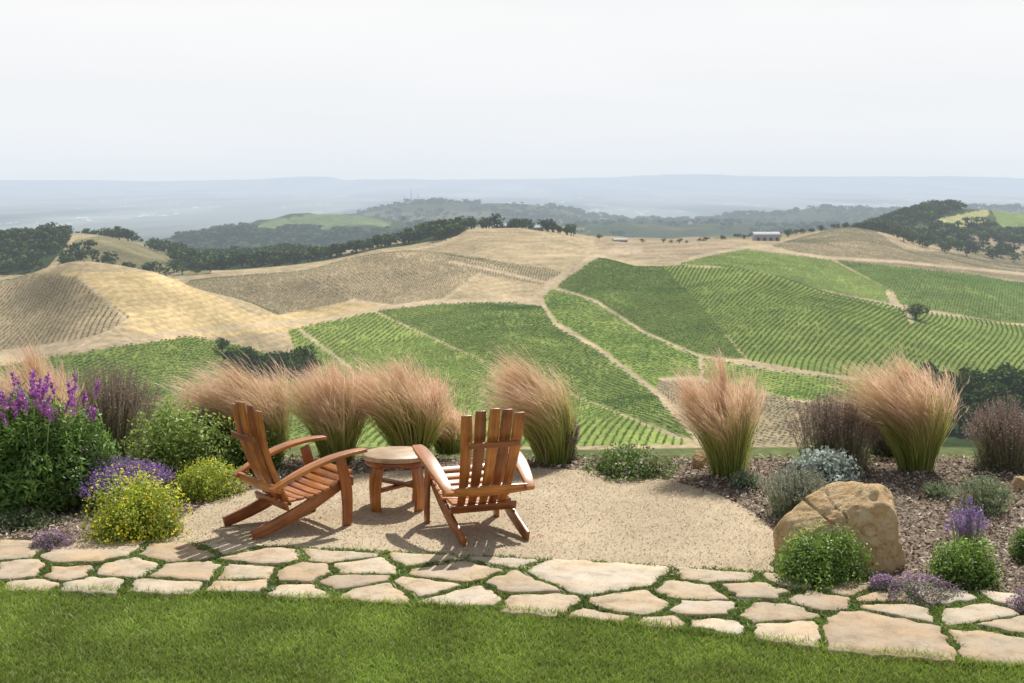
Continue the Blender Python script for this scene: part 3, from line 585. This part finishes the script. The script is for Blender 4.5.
# ------------------------------------------------------------ boulders
m,nt=newmat('sandstone'); tc=nt.add('ShaderNodeTexCoord'); n1=noise(nt,3.2,9,tc.outputs['Object'],.68); n2=noise(nt,9,8,tc.outputs['Object'],.72)
c=ramp(nt,n1.outputs[0],[(.3,(.50,.26,.09)),(.43,(.72,.47,.22)),(.58,(.80,.59,.34)),(.75,(.82,.68,.46))]); c=mul(nt,c,ramp(nt,n2.outputs[0],[(.34,(.62,.56,.5)),(.5,(1,1,1)),(.7,(1.06,1.06,1.06))]))
p=nt.add('ShaderNodeBsdfPrincipled');p.inputs['Roughness'].default_value=.9;nt.c(c,p.inputs['Base Color']);bp=nt.add('ShaderNodeBump');bp.inputs['Strength'].default_value=.9;bp.inputs['Distance'].default_value=.06;nt.c(n2.outputs[0],bp.inputs['Height']);nt.c(bp.outputs[0],p.inputs['Normal']);finish(nt,p.outputs[0]);M_rock=m
import bmesh
def boulder(name,px,py,sc,planes,seed,rot=0):
    bm=bmesh.new();bmesh.ops.create_icosphere(bm,subdivisions=6,radius=1); x,y=gp_(px,py)
    N=norm(np.array([p_[:3] for p_ in planes],float));D=np.array([p_[3] for p_ in planes],float)
    for v in bm.verts:
        u=np.array(v.co); dt=N@u; rr=np.where(dt>.02,D/np.maximum(dt,.02),9); rr=-np.log(np.sum(np.exp(-rr*45)))/45
        nz=float(fbm(np.array([u[0]*3.3+seed]),np.array([u[1]*3.3+u[2]*2.7]),seed,5)[0])-.5; rd=abs(float(vn(np.array([u[0]*2+u[2]*1.3+seed]),np.array([u[2]*3.5-u[0]]),seed+4)[0])-.5)
        v.co=v.co*(rr*(1+.18*nz)-.05*math.exp(-rd*rd*1200))
    me=bpy.data.meshes.new(name);bm.to_mesh(me);bm.free()
    for pl in me.polygons: pl.use_smooth=True
    me.materials.append(M_rock);o=link(bpy.data.objects.new(name,me));o.scale=sc;o.location=(x,y,sc[2]*.42);o.rotation_euler=(0,0,rot)
PL=[(-.42,-.35,.84,.60),(-.80,-.35,.48,.84),(.97,-.2,.15,.72),(.45,-.85,.28,.66),(-.35,-.80,.48,.60),(-1,0,-.1,1.12),(.5,.8,.3,.8),(-.5,.9,.3,.8),(0,0,-1,.7),(.75,-.35,.58,.82),(.2,-.55,.80,.84),(.8,-.65,-.15,.84),(-.7,-.72,0,.86),(.15,.1,1,.90)]
boulder('sandstone_boulder',850,564,(.47,.36,.42),PL,3,.05)
boulder('sandstone_boulder',702,466,(.12,.1,.11),PL,5,1); boulder('sandstone_boulder',1024,490,(.12,.12,.09),PL,7,2)
# ------------------------------------------------------------ furniture
def woodmat(name,c1,c2,c3,rough=.35):
    m,nt=newmat(name); a=nt.add('ShaderNodeAttribute',attribute_name='st'); mp=nt.add('ShaderNodeMapping'); mp.inputs['Scale'].default_value=(2.5,45,45); nt.c(a.outputs['Vector'],mp.inputs['Vector'])
    n=noise(nt,1,6,mp.outputs[0],.6); n2=noise(nt,4,3,a.outputs['Vector'])
    c=ramp(nt,n.outputs[0],[(.25,c1),(.5,c2),(.75,c3)]); c=mul(nt,c,ramp(nt,n2.outputs[0],[(.35,(.66,.62,.58)),(.65,(1.15,1.15,1.15))]))
    p=nt.add('ShaderNodeBsdfPrincipled');p.inputs['Roughness'].default_value=rough;p.inputs['Coat Weight'].default_value=.25;p.inputs['Coat Roughness'].default_value=.25;nt.c(c,p.inputs['Base Color'])
    bp=nt.add('ShaderNodeBump');bp.inputs['Strength'].default_value=.25;bp.inputs['Distance'].default_value=.003;nt.c(n.outputs[0],bp.inputs['Height']);nt.c(bp.outputs[0],p.inputs['Normal']);finish(nt,p.outputs[0]);return m
M_w1=woodmat('wood_orange',(.24,.075,.014),(.46,.165,.03),(.62,.28,.065),.4); M_w2=woodmat('wood_red',(.13,.036,.01),(.29,.09,.02),(.42,.155,.038),.4); M_w3=woodmat('wood_worn',(.34,.22,.12),(.52,.37,.22),(.62,.47,.31),.5)
cnt=[0]
def sweep(name,pts,W,th,mode,parent,mat):
    pts=np.array(pts,float);n=len(pts);T=norm(np.gradient(pts,axis=0));W=np.broadcast_to(np.array(W,float),(n,))
    if isinstance(mode,str) and mode=='edgeY': nrm=np.tile((0,1.,0),(n,1));side=norm(np.cross(T,nrm))
    elif isinstance(mode,str) and mode=='flatY': side=np.tile((0,1.,0),(n,1));nrm=norm(np.cross(T,side))
    else: side=np.tile(norm(np.array(mode,float)),(n,1));nrm=norm(np.cross(T,side));side=np.cross(nrm,T)
    sg=[(-1,-1),(1,-1),(1,1),(-1,1)]; V=np.stack([pts+side*(W[:,None]/2*a)+nrm*(th/2*b) for a,b in sg],1)
    L=np.concatenate([[0],np.cumsum(np.linalg.norm(np.diff(pts,axis=0),axis=1))]);cnt[0]+=1
    st=np.stack([np.stack([L+cnt[0]*3.7,W/2*a+cnt[0]*.37,np.full(n,th/2*b)],-1) for a,b in sg],1).reshape(-1,3)
    q=[]
    for i in range(n-1):
        for k in range(4): q.append((i*4+k,i*4+(k+1)%4,i*4+4+(k+1)%4,i*4+4+k))
    q.append((3,2,1,0));e=(n-1)*4;q.append((e,e+1,e+2,e+3))
    o=mesh_np(name,V.reshape(-1,3),np.array(q),mat,parent=parent,extra=st); b=o.modifiers.new('b','BEVEL');b.width=.004;b.segments=2;b.limit_method='ANGLE'
    return o
def arc(p,q,bow,n=9):
    p=np.array(p,float);q=np.array(q,float);s=np.linspace(0,1,n)[:,None];return p*(1-s)+q*s+np.array(bow)*4*s*(1-s)
def chair(x,y,head):
    e=bpy.data.objects.new('adirondack_chair',None);link(e);e.location=(x,y,.012);e.rotation_euler=(0,0,head)
    for sy,nm in ((1,'left'),(-1,'right')):
        sweep('side_rail_'+nm,arc((.36,sy*.245,.36),(-.44,sy*.245,.035),(0,0,-.035)),[.075,.085,.09,.095,.095,.095,.09,.085,.075],.028,'edgeY',e,M_w2)
        sweep('front_leg_'+nm,arc((.33,sy*.285,0),(.27,sy*.285,.53),(.03,0,0)),[.07,.075,.08,.085,.09,.09,.085,.08,.075],.028,'edgeY',e,M_w2)
        sweep('armrest_'+nm,arc((.47,sy*.325,.575),(-.32,sy*.315,.36),(0,sy*.025,.06)),[.075,.1,.112,.118,.118,.112,.1,.085,.07],.026,'flatY',e,M_w1)
    S=arc((.37,0,.395),(-.10,0,.235),(0,0,-.035),8);T=norm(np.gradient(S,axis=0))
    for i in range(8):
        c=S[i];w=.27 if i<6 else .235
        sweep('seat_slat_%d'%(i+1),[c+(0,-w,0.008),c+(0,-w/2,0),c,c+(0,w/2,0),c+(0,w,.008)],.056,.02,tuple(T[i]),e,M_w1)
    for j in range(-2,3):
        top=.985-.014*abs(j)**1.7
        sweep('back_slat_%d'%(j+3),arc((-.115+.012*abs(j),j*.080,.20),(-.41+.02*abs(j),j*.104,top),(-.045,0,-.01),11),np.interp(np.linspace(0,1,11),[0,.5,.85,1],[.056,.080,.088,.078]),.02,'flatY',e,M_w1 if j%2==0 else M_w2)
    sweep('back_brace_lower',arc((-.27,-.36,.365),(-.27,.36,.365),(-.03,0,0)),[.05,.06,.07,.075,.08,.075,.07,.06,.05],.024,(-.3,0,1),e,M_w1)
    sweep('back_brace_upper',arc((-.395,-.20,.72),(-.395,.20,.72),(-.012,0,0)),.045,.018,(-.3,0,1),e,M_w2)
    sweep('seat_brace',arc((-.16,-.26,.21),(-.16,.26,.21),(0,0,0)),.06,.024,(-.3,0,1),e,M_w2)
    sweep('front_apron',arc((.392,-.265,.335),(.392,.265,.335),(.012,0,0)),.07,.022,(0,0,1),e,M_w2)
chair(-1.70,10.92,math.radians(36)); chair(-.27,10.76,math.radians(111))
def table(x,y):
    e=bpy.data.objects.new('barrel_table',None);link(e);e.location=(x,y,.012);e.rotation_euler=(0,0,.5)
    n=48
    for nm,R0,z0,z1,mt in (('table_top',.275,.405,.445,M_w3),('top_rim',.262,.365,.403,M_w2)):
        a=np.arange(n)/n*2*np.pi; ring=lambda rr,z:np.stack([rr*np.cos(a),rr*np.sin(a),np.full(n,z)],-1)
        V=np.concatenate([ring(R0-.008,z0),ring(R0,z0+.008),ring(R0,z1-.008),ring(R0-.008,z1),[[0,0,z1]],[[0,0,z0]]]);i=np.arange(n);j=(i+1)%n
        q=np.concatenate([np.stack([k*n+i,k*n+j,(k+1)*n+j,(k+1)*n+i],-1) for k in range(3)]);t=np.concatenate([np.stack([3*n+i,3*n+j,np.full(n,4*n)],-1),np.stack([j,i,np.full(n,4*n+1)],-1)])
        st=V.copy()+5; mesh_np(nm,V,[q,t],mt,parent=e,extra=st)
    for k in range(4):
        a=k*math.pi/2+.4;c,s=math.cos(a),math.sin(a)
        sweep('leg_%d'%(k+1),arc((.235*c,.235*s,0),(.205*c,.205*s,.364),(.03*c,.03*s,0)),[.09,.095,.1,.105,.105,.105,.1,.095,.09],.026,(-s,c,0),e,M_w1)
    for k in range(2):
        a=k*math.pi/2+.4;c,s=math.cos(a),math.sin(a)
        sweep('brace_%d'%(k+1),arc((.225*c,.225*s,.17+.03*k),(-.225*c,-.225*s,.17+.03*k),(0,0,0)),.06,.024,(-s,c,0) ,e,M_w2)
table(-.93,11.5)
# ------------------------------------------------------------ light, sky, camera
sv=np.array((.30,.80,1.02));sv/=np.linalg.norm(sv); el=math.asin(sv[2]);az=math.atan2(sv[0],sv[1])
L=bpy.data.lights.new('sun','SUN');L.energy=5.0;L.angle=math.radians(.6);L.color=(1,.965,.89);lo=link(bpy.data.objects.new('sun',L))
from mathutils import Vector
lo.rotation_euler=Vector(-sv).to_track_quat('-Z','Y').to_euler(); lo.location=(10,30,40)
w=bpy.data.worlds.new('World');scene.world=w;w.use_nodes=True;nt=NT(w);nt.n.clear()
sk=nt.add('ShaderNodeTexSky',sky_type='NISHITA');sk.sun_disc=False;sk.sun_elevation=el;sk.sun_rotation=az;sk.dust_density=4;sk.air_density=1.2
b1=nt.add('ShaderNodeBackground');nt.c(sk.outputs[0],b1.inputs[0]);b1.inputs[1].default_value=.06
tc=nt.add('ShaderNodeTexCoord');sx=nt.add('ShaderNodeSeparateXYZ');nt.c(tc.outputs['Generated'],sx.inputs[0])
mp=nt.add('ShaderNodeMapping');mp.inputs['Scale'].default_value=(2,2,14);nt.c(tc.outputs['Generated'],mp.inputs['Vector']);nz=noise(nt,1.6,5,mp.outputs[0])
cr=ramp(nt,sx.outputs['Z'],[(0,(.80,.86,.915)),(.03,(.88,.91,.94)),(.11,(.965,.965,.97)),(.40,(.60,.64,.70))])
cr=mul(nt,cr,ramp(nt,nz.outputs[0],[(.35,(.97,.975,.98)),(.65,(1.0,1.0,1.0))]))
b2=nt.add('ShaderNodeBackground');nt.c(cr,b2.inputs[0])
fr=ramp(nt,sx.outputs['Z'],[(0,(0,0,0)),(.2,(0,0,0)),(.7,(.75,.75,.75))])
mx=nt.add('ShaderNodeMixShader');nt.c(fr,mx.inputs[0]);nt.c(b2.outputs[0],mx.inputs[1]);nt.c(b1.outputs[0],mx.inputs[2])
out=nt.add('ShaderNodeOutputWorld');nt.c(mx.outputs[0],out.inputs[0])
cam=bpy.data.cameras.new('camera');cam.lens=50;cam.sensor_width=36;cam.shift_y=-166.5/1024;cam.clip_end=200000;cam.clip_start=.1
cam.dof.use_dof=True;cam.dof.focus_distance=11;cam.dof.aperture_fstop=6.3
co=link(bpy.data.objects.new('camera',cam));co.location=(0,0,EYE);co.rotation_euler=(math.pi/2,0,0);scene.camera=co
scene.view_settings.view_transform='Standard';scene.view_settings.look='None';scene.view_settings.exposure=0
